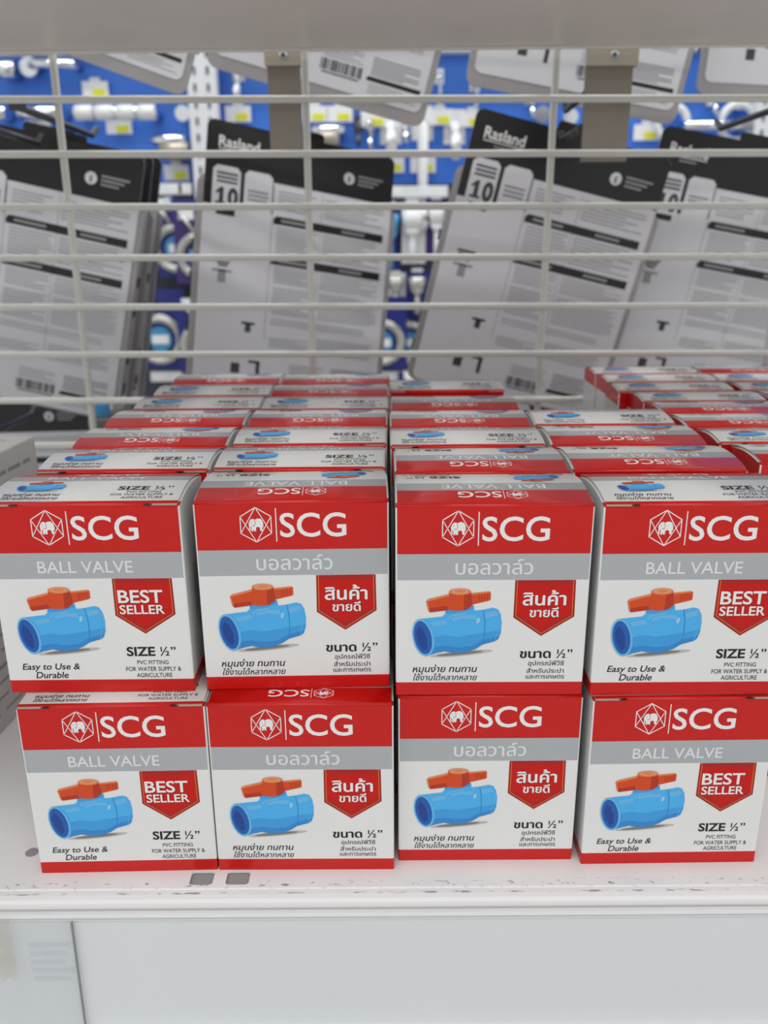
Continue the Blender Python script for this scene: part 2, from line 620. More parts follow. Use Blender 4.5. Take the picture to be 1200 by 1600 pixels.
def art_words(lang):
    t, z, g = Print(), Print(), Print()
    if lang == 'en':
        t.text('BALL VALVE', 20.3, 62.2, 31.8, 5.4, 'ink_pale', 1, .008)
        z.text('SIZE', 55.4, 68.4, 72.8, 4.3, 'ink_black', 1, .030)
        z.text('½”', 70.6, 77.8, 72.8, 4.3, 'ink_black', 1, .014)
        z.text('PVC FITTING', 59.7, 74.0, 77.2, 2.0, 'ink_grey', 1, .012)
        z.text('FOR WATER SUPPLY &', 54.3, 79.6, 80.6, 2.1, 'ink_grey', 1, .012)
        z.text('AGRICULTURE', 58.9, 75.2, 83.8, 2.1, 'ink_grey', 1, .012)
        g.text('Easy to Use &', 6.9, 33.8, 79.4, 3.0, 'ink_black', 1, .014, .22)
        g.text('Durable', 12.6, 28.0, 83.8, 3.1, 'ink_black', 1, .014, .22)
    else:
        t.text('บอลวาล์ว', 26.2, 59.8, 31.9, 5.2, 'ink_pale', 1, .022)
        z.text('ขนาด', 56.0, 69.6, 72.6, 3.3, 'ink_black', 1, .075)
        z.text('½”', 72.3, 79.5, 72.6, 4.1, 'ink_black', 1, .014)
        z.text('อุปกรณ์พีวีซี', 59.8, 75.9, 76.4, 1.75, 'ink_grey', 1, .03)
        z.text('สำหรับประปา', 59.3, 76.1, 80.2, 1.75, 'ink_grey', 1, .03)
        z.text('และการเกษตร', 59.0, 76.4, 83.1, 1.75, 'ink_grey', 1, .03)
        g.text('หมุนง่าย ทนทาน', 7.6, 36.8, 79.6, 2.5, 'ink_black', 1, .035, .22)
        g.text('ใช้งานได้หลากหลาย', 7.6, 36.9, 83.8, 2.3, 'ink_black', 1, .02, .22)
    return (('title_lettering', t), ('size_lettering', z), ('slogan_lettering', g))


def art_top_logo(d):
    k = d / 48.5
    return art_logo().xf(lambda x, y: (27.7 + (x - 20.2) * .65, (4.5 + (y - 2.7) * .52) * k))


def art_top_valve(d):
    k = d / 48.5
    return art_valve().xf(lambda x, y: (9.8 + (x - 8.0) * .53, (24.2 + (y - 38.4) * .385) * k))


def art_top_words(d):
    k = d / 48.5
    t, z, g = Print(), Print(), Print()
    t.text('BALL VALVE', 18.4, 64.5, 20.2 * k, 4.9 * k, 'ink_pale', 1, .008)
    z.text('SIZE', 54.9, 69.0, 35.5 * k, 4.0 * k, 'ink_black', 1, .030)
    z.text('½”', 71.3, 79.5, 35.5 * k, 4.0 * k, 'ink_black', 1, .014)
    z.text('PVC FITTING', 59.7, 75.0, 38.6 * k, 1.8 * k, 'ink_grey', 1, .008)
    z.text('FOR WATER SUPPLY &', 53.3, 80.9, 41.3 * k, 1.8 * k, 'ink_grey', 1, .008)
    z.text('AGRICULTURE', 58.5, 76.6, 44.2 * k, 1.9 * k, 'ink_grey', 1, .008)
    g.text('หมุนง่าย ทนทาน', 6.2, 30.9, 41.2 * k, 2.0 * k, 'ink_black', 1, .03, .2)
    g.text('ใช้งานได้หลากหลาย', 6.2, 30.9, 44.6 * k, 1.9 * k, 'ink_black', 1, .015, .2)
    return (('title_lettering', t), ('size_lettering', z), ('slogan_lettering', g))


def arch(a, d):
    return lambda t: 4 * a * (t / d) * (1 - t / d)


def carton_mesh(a, d, side_band):
    """folded carton: printed bands run round the faces; the top follows the bulge of the flap"""
    bm = bmesh.new()
    zs = [0, .0064, .0566, .0688, .0806, H - .0013]
    ar = arch(a, d)
    n = 12
    prof = [(-d / 2, z) for z in zs] + [(-d / 2 + d * k / n, H - .0013 + ar(d * k / n)) for k in range(1, n)] + [(d / 2, z) for z in zs[::-1]]
    L = [bm.verts.new((-W / 2, y, z)) for y, z in prof]
    R = [bm.verts.new((W / 2, y, z)) for y, z in prof]
    mats = ['red', 'white', 'grey', 'side', 'edge', 'dark_red']
    N = len(prof)
    front = [0, 1, 2, 0, 0]
    for i in range(N):
        j = (i + 1) % N
        f = bm.faces.new((L[i], R[i], R[j], L[j]))
        if i < 5:
            f.material_index = front[i]
        elif N - 6 <= i < N - 1:
            f.material_index = front[N - 2 - i]
        elif i == N - 1:
            f.material_index = 3
        else:
            f.material_index = 0 if i in (5, N - 7) else 1
            f.smooth = True
    for V in (L, R):
        f = bm.faces.new((V[0], V[1], V[N - 2], V[N - 1]))
        f.material_index = 0
        if side_band:
            f = bm.faces.new((V[1], V[2], V[3], V[4], V[N - 5], V[N - 4], V[N - 3], V[N - 2]))
            f.material_index = 3
            f = bm.faces.new(V[4:N - 4])
            f.material_index = 0
        else:
            f = bm.faces.new(V[1:N - 1])
            f.material_index = 3
    bmesh.ops.recalc_face_normals(bm, faces=bm.faces[:])
    es = []
    for V in (L, R):
        for i in list(range(5)) + list(range(N - 6, N - 1)):
            es.append(bm.edges.get((V[i], V[i + 1])))
    bmesh.ops.bevel(bm, geom=[e for e in es if e], offset=.0007, segments=2, affect='EDGES', profile=.5)
    bm.normal_update()
    for f in bm.faces:
        if .1 < abs(f.normal.x) < .97 and abs(f.normal.z) < .3:
            f.material_index = 0 if f.calc_center_median().z < .0064 else 1      # white board shows along the upright folds
    me = bpy.data.meshes.new('carton')
    bm.to_mesh(me)
    bm.free()
    for m in mats:
        me.materials.append(M[m])
    return me


def flap_mesh(a, d):
    """top panel hinged at the red (rear) edge, tucked in behind the front; printed bands; slits at the tuck corners"""
    bm = bmesh.new()
    k = d / .0485
    rr = .0013
    cuts = [0, .0001, .0003, .0006, .0009, rr, d - rr, d - .0009, d - .0006, d - .0003, d - .0001, .0025 * k, .004 * k] + [.004 * k + (d - .0045 * k) * i / 18 for i in range(1, 18)] + [d]
    cuts = sorted(set(round(c, 6) for c in cuts + [.026 * k, .035 * k]))
    ar = arch(a, d)
    xi = W / 2 - .0008
    th = .0005

    def zt(t):
        z = H + ar(t)
        e = min(t, d - t)
        if e < rr:
            z -= rr - math.sqrt(max(0, rr * rr - (rr - e) ** 2))
        return z
    mats = ['red', 'grey', 'white', 'edge']
    rows = []
    for t in cuts:
        ins = .0
        yin = .0007 if t < 1e-6 else (-.0007 if t > d - 1e-6 else 0)
        rows.append([bm.verts.new((x, -d / 2 + t + (yin if b else 0), zt(t) - b)) for x, b in ((-xi + ins, th), (-xi + ins, 0), (xi - ins, 0), (xi - ins, th))])

    def band(t):
        if t < .0025 * k:
            return 0
        if t < .026 * k:
            return 2
        if t < .035 * k:
            return 1
        return 0
    for t0, t1, r0, r1 in zip(cuts, cuts[1:], rows, rows[1:]):
        f = bm.faces.new((r0[1], r0[2], r1[2], r1[1]))
        f.material_index = band((t0 + t1) / 2)
        f.smooth = True
        bm.faces.new((r0[3], r0[0], r1[0], r1[3])).material_index = 2
        bm.faces.new((r0[0], r0[1], r1[1], r1[0])).material_index = 3
        bm.faces.new((r0[2], r0[3], r1[3], r1[2])).material_index = 3
    bm.faces.new(rows[0]).material_index = 0
    bm.faces.new(rows[-1][::-1]).material_index = 0
    bmesh.ops.recalc_face_normals(bm, faces=bm.faces[:])
    me = bpy.data.meshes.new('top_flap')
    bm.to_mesh(me)
    bm.free()
    for m in mats:
        me.materials.append(M[m])
    return me


def tab_mesh(a, d, s):
    """small raw card tongues that show at both ends of the tuck slit"""
    mb = MB()
    x0 = s * (W / 2 - .001)
    x1 = s * (W / 2 - .0125)
    mb.box(((x0 + x1) / 2, -d / 2 - .0001, H - .0004), (abs(x1 - x0), .0007, .0007), 'edge')
    mb.box((x1 - s * .0008, -d / 2 - .0001, H - .0003), (.0035, .0009, .0005), 'ink_black')
    bmesh.ops.recalc_face_normals(mb.bm, faces=mb.bm.faces[:])
    me = bpy.data.meshes.new('tuck_slit')
    mb.bm.to_mesh(me)
    mb.bm.free()
    for m in mb.mats:
        me.materials.append(M[m])
    return me


def side_print():
    p = Print()
    for r in range(7):
        n = random.uniform(22, 40)
        p.rect(16 + r * 2.6, 34, 16.9 + r * 2.6, 34 + n, 'ink_grey', 1)
    p.ellipse(38, 76, 3.2, 3.2, 'red', 1)
    return p


PITCH_L = 3.5e-5


def front_map(d, sgn):
    return lambda x, y, l: Vector((sgn * (x - 42.5) / 1000, -sgn * (d / 2 + PITCH_L * (l + 1)), (91.2 - y) / 1000))


def top_map(a, d):
    ar = arch(a, d)
    # Y runs from the hinge (rear) to the tuck (front)
    return lambda x, y, l: Vector(((x - 42.5) / 1000, d / 2 - y / 1000, H + ar(max(0, d - y / 1000)) + .00003 + PITCH_L * (l + 1)))


def top_cuts(d):
    return [i * 1.6 for i in range(1, int(d * 1000 / 1.6) + 1)]


class Kit:
    """shared meshes of one box type"""

    def __init__(self, a, d, side_band):
        self.d = d
        self.carton = carton_mesh(a, d, side_band)
        self.flap = flap_mesh(a, d)
        self.slits = [tab_mesh(a, d, q) for q in (-1, 1)]
        self.top = [('logo', art_top_logo(d * 1000).mesh('logo', top_map(a, d), top_cuts(d))),
                    ('valve_picture', art_top_valve(d * 1000).mesh('valve_picture', top_map(a, d), top_cuts(d))),
                    ] + [(n, p.mesh(n, top_map(a, d), top_cuts(d))) for n, p in art_top_words(d * 1000)]
        self.side = side_print().mesh('side_lettering', lambda x, y, l: Vector((W / 2 + PITCH_L, -d / 2 + x / 1000 * d / .0485, (91.2 - y) / 1000)))


KIT_TOP = Kit(.0030, D, False)
KIT_LOW = Kit(.0005, D, False)
KIT_RED = Kit(.0022, D5, True)
FRONT = {}
for lang, sg in (('en', 1), ('th', -1)):
    FRONT[lang] = [('logo', art_logo().mesh('logo', front_map(D, sg))),
                   ('valve_picture', art_valve().mesh('valve_picture', front_map(D, sg))),
                   ('ribbon_badge', art_ribbon(lang).mesh('ribbon_badge', front_map(D, sg))),
                   ] + [(n, p.mesh(n, front_map(D, sg))) for n, p in art_words(lang)]


def valve_box(kit, x, yf, z, facing, yaw, label, group, fronts=False, tops=True, sides=False, cat='box'):
    """facing 'A': English face to the viewer; 'B': turned round, Thai face to the viewer"""
    r = yaw + (PI if facing == 'B' else 0)
    cy = yf + kit.d / 2
    t = thing('valve_box', label, cat, (x - math.sin(yaw) * 0, cy, z), (0, 0, r), group)
    link('carton', kit.carton, t)
    f = link('top_flap', kit.flap, t)
    if tops:
        for n, me in kit.top:
            link(n, me, f)
        for me in kit.slits:
            link('tuck_slit', me, f)
    if fronts:
        for n, me in FRONT['en' if facing == 'A' else 'th']:
            link(n, me, t)
    if sides:
        link('side_lettering', kit.side, t)
    return t


# ------------------------------------------------------------------ the boxes
GT, GL, GR, GH = 'valve boxes in the upper layer', 'valve boxes in the lower front row', 'red-sided boxes at the right', 'valve boxes out of sight in the lower layer'
ORD = ['first', 'second', 'third', 'fourth', 'fifth', 'sixth', 'seventh', 'eighth', 'ninth']
ZL = H + .0007
front_labels = {
    (1, 1): 'upper front box with English BEST SELLER ribbon, left-hand end of the row',
    (2, 1): 'upper front box with Thai ribbon, beside the English box at the left-hand end',
    (3, 1): 'upper front box with Thai ribbon, standing square in the centre of the row',
    (4, 1): 'upper front box with English ribbon cut by the right-hand picture edge',
    (1, 0): 'lower front box with English ribbon, set back above the dark square shelf slot',
    (2, 0): 'lower front box with Thai ribbon, its red bottom edge over the second shelf slot',
    (3, 0): 'lower front box with Thai ribbon, red bottom clear of any slot',
    (4, 0): 'lower front box with English ribbon, its white left-hand side showing',
}
upper = {
    1: ('AABBAAB', [.3488, .4020, .4525, .5055, .5560, .6060, .6560], [-.1308, -.1285, -.1285, -.1275, -.1245, -.1240, -.1225]),
    2: ('BAABABB', [.3511, .4035, .4540, .5035, .5530, .6025, .6520], [-.0408, -.0418, -.0408, -.0400, -.0388, -.0385, -.0365]),
    3: ('BBABBA', [.3439, .3960, .4490, .4985, .5500, .6215], [.0475, .0478, .0462, .0465, .0475, .0470]),
    4: ('ABBA', [.3427, .3978, .4490, .4995], [.1358, .1345, .1340, .1335]),
}
yaw1 = {(1, 1): .0044, (2, 1): .0178, (3, 1): -.0066, (4, 1): 0, (1, 0): .0184, (2, 0): -.0048, (3, 0): -.0003, (4, 0): .0086}
colname = {1: 'leftmost column', 2: 'second column from the left', 3: 'centre column', 4: 'short column right of centre'}
rng = random.Random(3)
for c, (fac, ys, xs) in upper.items():
    for i, (f, y, x) in enumerate(zip(fac, ys, xs)):
        if i == 0:
            valve_box(KIT_TOP, x, y, ZL, f, yaw1[(c, 1)], front_labels[(c, 1)], GT, True, True, c in (1,))
        else:
            look = 'white print' if f == 'A' else 'upside-down print'
            if i == len(ys) - 1:
                lab = f'rearmost top-layer box, {look}, at the back end of the {colname[c]}'
            else:
                lab = f'{ORD[i]} top-layer box from the front, {look}, in the {colname[c]}'
            valve_box(KIT_TOP, x, y, ZL, f, rng.uniform(-.006, .006), lab, GT)
lower = {1: ('A', .3376, -.1248), 2: ('B', .3380, -.0387), 3: ('B', .3438, .0484), 4: ('A', .3408, .1369)}
for c, (f, y, x) in lower.items():
    valve_box(KIT_LOW, x, y, 0, f, yaw1[(c, 0)], front_labels[(c, 0)], GL, True, True, False)
for c, (fac, ys, xs) in upper.items():
    for i, (f, y, x) in enumerate(zip(fac, ys, xs)):
        if i:
            valve_box(KIT_LOW, x, y, 0, 'A', 0, 'plain red and white carton hidden beneath the upper layer of boxes', GH, False, False)
red_cols = {
    5: ('BABBAAAA', [.4100, .4515, .4925, .5330, .5735, .6140, .6545, .6950], [.2305, .2261, .2225, .2212, .2203, .2142, .2168, .2164], 'beside the short column'),
    6: ('BAAB', [.5735, .6140, .6545, .6950], [.3086, .3051, .3030, .3030], 'in the outermost right-hand column'),
}
for c, (fac, ys, xs, where) in red_cols.items():
    for i, (f, y, x) in enumerate(zip(fac, ys, xs)):
        lab = f'{ORD[i]} red-sided box from the front, {where}' if i < len(ys) - 1 else f'rearmost red-sided box next to the wire mesh, {where}'
        valve_box(KIT_RED, x, y, ZL, f, rng.uniform(-.006, .006), lab, GR)
        valve_box(KIT_RED, x, y, 0, 'A', 0, 'plain red and white carton hidden beneath the upper layer of boxes', GH, False, False)

# ------------------------------------------------------------------ pale carton at the far left
lb = thing('carton', 'pale grey printed carton standing at the left-hand end of the shelf', 'box', (-.299, .455, 0), (0, 0, math.radians(-5)))
mb = MB().box((0, 0, .084), (.12, .20, .168), 'box_l', .0012)
mb.build('carton_body', lb)
p = Print()
rr = random.Random(5)
for k in range(16):
    yy = 12 + k * 9.6
    x = 14
    while x < 185:
        w = rr.uniform(6, 26)
        p.rect(x, yy, min(x + w, 190), yy + (1.6 if k % 4 else 2.6), 'ink_lav', 0)
        x += w + rr.uniform(2, 7)
link('side_lettering', p.mesh('side_lettering', lambda x, y, l: Vector((.06005, -.1 + x / 1000, .168 - y / 1000))), lb)
p = Print().ellipse(85, 150, 14, 20, 'sky', 1).ellipse(60, 165, 18, 12, 'ink_green', 1).ellipse(70, 120, 20, 10, 'ink_lav', 0)
p.line([(12, 185), (108, 185)], 2, 'ink_lav', 0)
link('top_picture', p.mesh('top_picture', lambda x, y, l: Vector((-.06 + x / 1000, -.1 + y / 1000, .16805 + l * 3e-5))), lb)

# ------------------------------------------------------------------ the shelf
sh = thing('store_shelf', 'white metal shelf board carrying the valve boxes, scuffed along the front', 'shelf', (0, 0, 0))


def shelf_board():
    mb = MB()
    prof = [(.738, 0), (.3262, 0), (.3254, -.0005), (.3248, -.0002), (.3225, -.0003), (.3200, -.0010), (.3188, -.0022), (.3183, -.0045),
            (.3183, -.0300), (.738, -.0300)]
    return prof


XL, XR = -.62, .62
# top sheet is built from strips round the two slots and one round hole so that they are real openings
slots = [(-.0939, .3283, -.0828, .3372), (-.0767, .3283, -.0656, .3372)]
bm = bmesh.new()
xs_ = sorted([XL, XR] + [q for s_ in slots for q in (s_[0], s_[2])])
ys_ = [.3262, .3283, .3372, .738]
vv = {}


def gv(x, y, z=0):
    key = (round(x, 5), round(y, 5), round(z, 6))
    if key not in vv:
        vv[key] = bm.verts.new((x, y, z))
    return vv[key]


for a, b in zip(xs_, xs_[1:]):
    for y0, y1 in zip(ys_, ys_[1:]):
        hole = any(abs(a - s_[0]) < 1e-6 and abs(y0 - s_[1]) < 1e-6 for s_ in slots)
        if hole:
            # rounded corners of the slot, then its walls
            r, n = .0016, 4
            cyc = rrect(a, y0, b, y1, r, n)
            cor = [(b, y0), (b, y1), (a, y1), (a, y0)]
            for q in range(4):
                arc = cyc[q * (n + 1):(q + 1) * (n + 1)]
                cv = gv(*cor[q])
                for p0, p1 in zip(arc, arc[1:]):
                    bm.faces.new((gv(*p0), gv(*p1), cv)) if len({gv(*p0), gv(*p1), cv}) == 3 else None
            m_ = len(cyc)
            for q in range(m_):
                p0, p1 = cyc[q], cyc[(q + 1) % m_]
                if gv(*p0) is not gv(*p1):
                    bm.faces.new((gv(*p0), gv(*p1), gv(*p1, -.0011), gv(*p0, -.0011)))
        else:
            bm.faces.new((gv(a, y0), gv(b, y0), gv(b, y1), gv(a, y1)))
prof = [(.3262, 0), (.3255, -.0006), (.3249, -.0003), (.3225, -.0004), (.3203, -.0010), (.3190, -.0022), (.3184, -.0045), (.3184, -.012), (.330, -.012)]
for (y0, z0), (y1, z1) in zip(prof, prof[1:]):
    prev = [bm.verts.new((x, yy, zz)) for x, yy, zz in ((XL, y0, z0), (XR, y0, z0), (XR, y1, z1), (XL, y1, z1))]
    bm.faces.new(prev).smooth = False
bmesh.ops.recalc_face_normals(bm, faces=bm.faces[:])
me = bpy.data.meshes.new('shelf_board')
bm.to_mesh(me)
bm.free()
me.materials.append(M['shelf'])
link('shelf_board', me, sh)
mb = MB()
mb.box((0, .34, -.0115), (1.24, .03, .02), 'hole')
mb.box((0, .56, -.014), (1.24, .35, .024), 'under')
mb.build('support_channel', sh)
mb = MB()
pt = Vector((-.1772, .3514, .0001))
mb.cyl(pt, pt + Vector((0, 0, .00012)), .0032, 'hole', 20)
mb.build('screw_hole', sh)

pr = thing('price_rail', 'long pale grey price rail along the front edge of the shelf', 'rail', (0, .316, -.003))
mb = MB()
mb.box((0, .0005, -.036), (1.24, .003, .0655), 'rail')
mb.build('rail_face', pr)
mb = MB()
mb.box((0, -.0006, -.0022), (1.24, .0036, .0026), 'rail_edge', .0011)
mb.box((0, -.0012, -.0042), (1.24, .0012, .0007), 'rail_edge', .0003)
mb.build('top_ridge', pr)
mb = MB()
mb.box((0, -.0016, -.0700), (1.24, .007, .0042), 'rail_edge', .0016)
mb.build('bottom_ridge', pr)

# clear label sleeve with yellowed tape at the left of the rail
c0 = at(-40, 1443, .3125)
c1 = at(135, 1600, .3125)
sl = thing('label_sleeve', 'clear plastic label sleeve with yellowed tape on the rail, bottom left', 'label holder', (c0.x, .3130, c0.z))
w_, h_ = c1.x - c0.x, .066
mb = MB()
mb.slab([(0, 0), (w_, -.0005), (w_ - .0008, -h_), (0, -h_)], 0, .0009, 'sleeve')
mb.build('sleeve', sl)
mb = MB()
mb.slab([(w_ - .0006, -.0005), (w_, -.0005), (w_ - .0008, -h_), (w_ - .0013, -h_)], -.0003, .0012, 'ink_faint')
mb.build('sleeve_edge', sl)
p = Print()
for k in range(5):
    p.rect(22, 9 + k * 5.0, 42 - (k % 3) * 2, 12 + k * 5.0, 'ghost', 0)
link('faint_label', p.mesh('faint_label', lambda x, y, l: Vector((x / 1000, .0012, -y / 1000 - .004))), sl)


def crumple(w, h, nx, nz, amp, seed):
    r = random.Random(seed)
    mb = MB()
    k = mb.mi('tape')
    g = [[mb.bm.verts.new((w * i / nx + r.uniform(-1, 1) * w / nx * .25 * (0 < i < nx), -.0012 - r.random() * amp, -h * j / nz)) for i in range(nx + 1)] for j in range(nz + 1)]
    for j in range(nz):
        for i in range(nx):
            f = mb.bm.faces.new((g[j][i], g[j][i + 1], g[j + 1][i + 1], g[j + 1][i]))
            f.material_index = k
    return mb


tp = crumple(.014, .034, 6, 9, .0026, 4).build('tape', sl)
tp.location = (.003, 0, .003)

# ------------------------------------------------------------------ shelf above
us = thing('store_shelf', 'underside of the grey shelf board above the boxes, at the top edge', 'shelf', (0, .57, .430), (0, math.radians(-.14), 0))
mb = MB()
mb.box((0, 0, .0125), (1.24, .33, .025), 'under', .0012)
mb.build('shelf_board', us)
mb = MB()
mb.box((0, .1635, -.0012), (1.24, .003, .0024), 'under', .0006)
mb.build('rear_hem', us)

# ------------------------------------------------------------------ wire mesh
wm = thing('wire_mesh_panel', 'white wire mesh panel standing behind the boxes', 'wire mesh', (0, .742, 0), (0, math.radians(.28), 0))
z = -.006
k = 0
while z < .58:
    mb = MB()
    mb.cyl((-.62, 0, z), (.62, 0, z), .0029, 'wire', 10)
    mb.build('horizontal_wire', wm)
    z += .0401
for k in range(-2, 5):
    x = -.2605 + .1985 * k
    mb = MB()
    mb.cyl((x, .0056, -.02), (x, .0056, .60), .0030, 'wire', 10)
    mb.build('vertical_wire', wm)

# ------------------------------------------------------------------ steel brackets and hooks behind the mesh
for u0, u1, v1, lab in ((415, 473, 240, 'steel bracket plate hanging behind the mesh, left of centre'), (919, 980, 252, 'steel bracket plate hanging behind the mesh, right of centre')):
    a, b = at(u0, 75, .775), at(u1, v1, .775)
    t = thing('steel_bracket', lab, 'bracket', ((a.x + b.x) / 2, .777, b.z), group='steel bracket plates')
    ww = b.x - a.x
    mb = MB()
    mb.box((0, .003, .06), (ww, .005, .12), 'steel', .0006)
    mb.build('plate', t)
    zt = at(u0, 103, .77).z - b.z
    mb = MB()
    mb.box((.0005, -.003, zt + .02), (ww + .003, .008, .04), 'steel_l', .001)
    mb.build('mount_block', t)
    sc = at((u0 + u1) / 2 + 2, 84, .765)
    mb = MB()
    mb.cyl((.001, -.0085, sc.z - b.z), (.001, -.006, sc.z - b.z), .0036, 'chrome', 14)
    mb.cyl((.001, -.0088, sc.z - b.z), (.001, -.0084, sc.z - b.z), .0018, 'slot', 8)
    mb.build('screw', t)


def display_hook(u, v, y, label, y0=.752, plate=True):
    e = at(u, v, y)
    t = thing('display_hook', label, 'hook', (e.x, y0, e.z), group='display hooks behind the mesh')
    mb = MB()
    L = y - y0
    mb.tube([(0, 0, .002), (0, L * .5, .001), (0, L * .92, 0), (0, L, .008)], .003, 'rod', 10)
    mb.build('hook_rod', t)
    mb = MB()
    if plate:
        mb.box((0, .002, .004), (.014, .003, .010), 'rod', .0005)
    else:
        mb.cyl((0, -.001, .002), (0, .003, .002), .0038, 'rod', 10)
    mb.build('mount_plate', t)


display_hook(152, 214, .955, 'dark rod hook above the packs at the left-hand end, nearer the middle')
display_hook(66, 226, .885, 'dark rod hook in front of the pack header, far left-hand end')
display_hook(1118, 203, .935, 'dark rod hook over the pack at the right-hand end')
display_hook(876, 221, .868, 'lower dark rod hook beside the right-hand steel bracket', .785, False)
display_hook(882, 174, .875, 'higher dark rod hook beside the right-hand steel bracket', .785, False)
display_hook(58, 643, 1.0, 'dark rod hook over the black pack low at the left')

# ------------------------------------------------------------------ hanging blister packs
PW, PH = 200, 264


def art_pack():
    r = random.Random(11)
    p = Print()
    p.poly([(0, 6), (2, 2), (6, 0), (194, 0), (198, 2), (200, 6), (200, 49), (70, 49), (70, 80), (0, 80)], 'pack_black', 1)
    p.text('Rasland', 12, 53, 24, 10, 'ink_white', 2, .02)
    p.rect(12, 25.6, 53, 26.6, 'ink_white', 2)
    p.rect(24, 29, 42, 30.5, 'ink_faint', 2)
    p.ellipse(150, 30, 6, 6, 'card', 2)
    p.text('i', 149, 151, 33.5, 6, 'pack_black', 3, .04)
    for k in range(3):
        p.rect(160, 25 + 4 * k, 188 - 5 * k, 27 + 4 * k, 'ink_faint', 2)

    def tagp(x0, x1, y0, y1):
        p.poly([(x0, y0 + 4), (x0 + 4, y0), (x1 - 4, y0), (x1, y0 + 4), (x1, y1), (x0, y1)], 'card', 2)
    tagp(8, 36, 42, 118)
    tagp(40, 69, 42, 118)
    for k in range(3):
        p.rect(12, 48 + 4.0 * k, 33, 50.2 + 4.0 * k, 'ink_grey', 3)
        p.rect(44, 60 + 4.2 * k, 65, 62.4 + 4.2 * k, 'ink_faint', 3)
    p.poly([(12, 67), (16.6, 62.5), (19.6, 62.5), (19.6, 76.5), (22.4, 76.5), (22.4, 79), (12, 79), (12, 76.5), (15.2, 76.5), (15.2, 67.4), (12, 70)], 'ink_grey', 3)
    p.text('0', 23.8, 34.5, 79, 16, 'ink_grey', 3, .05)
    p.rect(13, 83, 32, 89, 'ink_black', 3)
    for k in range(4):
        p.rect(14 + k * 1.6, 128 + 4.2 * k, 33 - k * 1.6, 130.6 + 4.2 * k, 'ink_grey', 3)
    p.rect(19, 148, 27, 168, 'ink_faint', 3).rect(13, 148, 33, 152, 'ink_faint', 3)

    def block(x0, x1, y0, y1, dy=3.4, m='ink_faint'):
        y = y0
        while y < y1:
            p.rect(x0, y, x1 - r.choice([0, 0, 2, 6, 18]) * (x1 - x0) / 60, y + 1.1, m, 2)
            y += dy
    block(76, 120, 56, 76)
    block(126, 192, 56, 76)
    for yb in (81, 121):
        p.poly([(72, yb + 3), (75, yb), (193, yb), (193, yb + 8), (72, yb + 8)], 'pack_black', 2)
        p.rect(80, yb + 2.6, 112, yb + 5.2, 'ink_faint', 3)
        p.rect(146, yb + 2.6, 172, yb + 5.2, 'ink_faint', 3)
        block(76, 120, yb + 11, yb + 38)
        block(126, 192, yb + 11, yb + 38)
    block(76, 120, 164, 205)
    block(126, 192, 164, 205, 3.4)
    block(76, 192, 214, 226, 4.0)
    for x in (70.5, 122.5):
        p.rect(x, 52, x + .5, 250, 'ink_faint', 2)
    p.rect(50, 226, 56, 240, 'ink_grey', 2).rect(46, 224, 60, 228, 'ink_grey', 2)
    block(76, 118, 244, 258)
    block(126, 190, 238, 262)
    for x, y, w, h in ((38, 290, 9, 16), (64, 284, 4, 26), (56, 284, 12, 4)):
        p.rect(x, y, x + w, y + h, 'ink_grey', 2)
    x = 98
    while x < 138:
        w = r.choice([.7, .7, 1.3, 2.0])
        p.rect(x, 303, x + w, 318, 'ink_black', 2)
        x += w + r.choice([.8, .8, 1.4])
    p.rect(100, 320, 136, 322, 'ink_grey', 2)
    p.poly([(143, 312), (145, 310), (196, 310), (196, 316), (143, 316)], 'pack_black', 2)
    block(146, 192, 284, 306, 3.6, 'ink_grey')
    block(100, 138, 284, 299, 3.6)
    block(146, 194, 320, 332, 3.6)
    return p.xf(lambda x, y: (x, y if y < 130 else 130 + (y - 130) * .638))


PACK_PRINT = art_pack().mesh('back_print', lambda x, y, l: Vector((x / 1000, -.0004 - l * 6e-5, -y / 1000)))


def pack_card():
    mb = MB()
    mb.slab([(x / 1000, z / 1000) for x, z in rrect(0, -PH, PW, 0, 7)], -.0003, .0006, 'card')
    # the euro slot tab
    return mb


def pack_tray(drop):
    mb = MB()
    mb.slab([(x / 1000, z / 1000) for x, z in rrect(-6, -PH - drop, PW + 6, -52, 10)], .0008, .004, 'tray')
    mb.slab([(x / 1000, z / 1000) for x, z in rrect(6, -PH + 8 - drop, PW - 6, -64, 16)], .004, .026, 'tray')
    for zz in (.12, .15, .20, .23):
        for s in (-.0062, PW / 1000 + .0062):
            mb.box((s, .010, -zz), (.0012, .006, .010), 'tray_d')
    return mb


_card = pack_card().build('card')
_tray = pack_tray(2).build('blister_tray')
_deep = pack_tray(12).build('blister_tray')
DEEP_ME = _deep.data
bpy.data.objects.remove(_deep)
CARD_ME, TRAY_ME = _card.data, _tray.data
bpy.data.objects.remove(_card)
bpy.data.objects.remove(_tray)
tab = MB()
tab.slab([(x / 1000, z / 1000) for x, z in rrect(80, -2, 120, 8, 4)], .0001, .0008, 'pack_black')
_t = tab.build('hang_tab')
TAB_ME = _t.data
bpy.data.objects.remove(_t)


def pack(u, v, y, rot, label, corner='TL', group='blister packs hung behind the mesh', shift=(0, 0, 0)):
    e = Euler([math.radians(a) for a in rot], 'XYZ')
    p = at(u, v, y)
    if corner == 'BL':
        p = p - e.to_matrix() @ Vector((0, 0, -PH / 1000))
    if corner == 'BR':
        p = p - e.to_matrix() @ Vector((PW / 1000, 0, -PH / 1000))
    if corner == 'TR':
        p = p - e.to_matrix() @ Vector((PW / 1000, 0, 0))
    t = thing('blister_pack', label, 'blister pack', p + Vector(shift), tuple(e), group)
    for n, me in (('card', CARD_ME), ('back_print', PACK_PRINT), ('blister_tray', DEEP_ME if 'above' in label and 'hanging' in label else TRAY_ME), ('hang_tab', TAB_ME)):
        link(n, me, t)
    return t


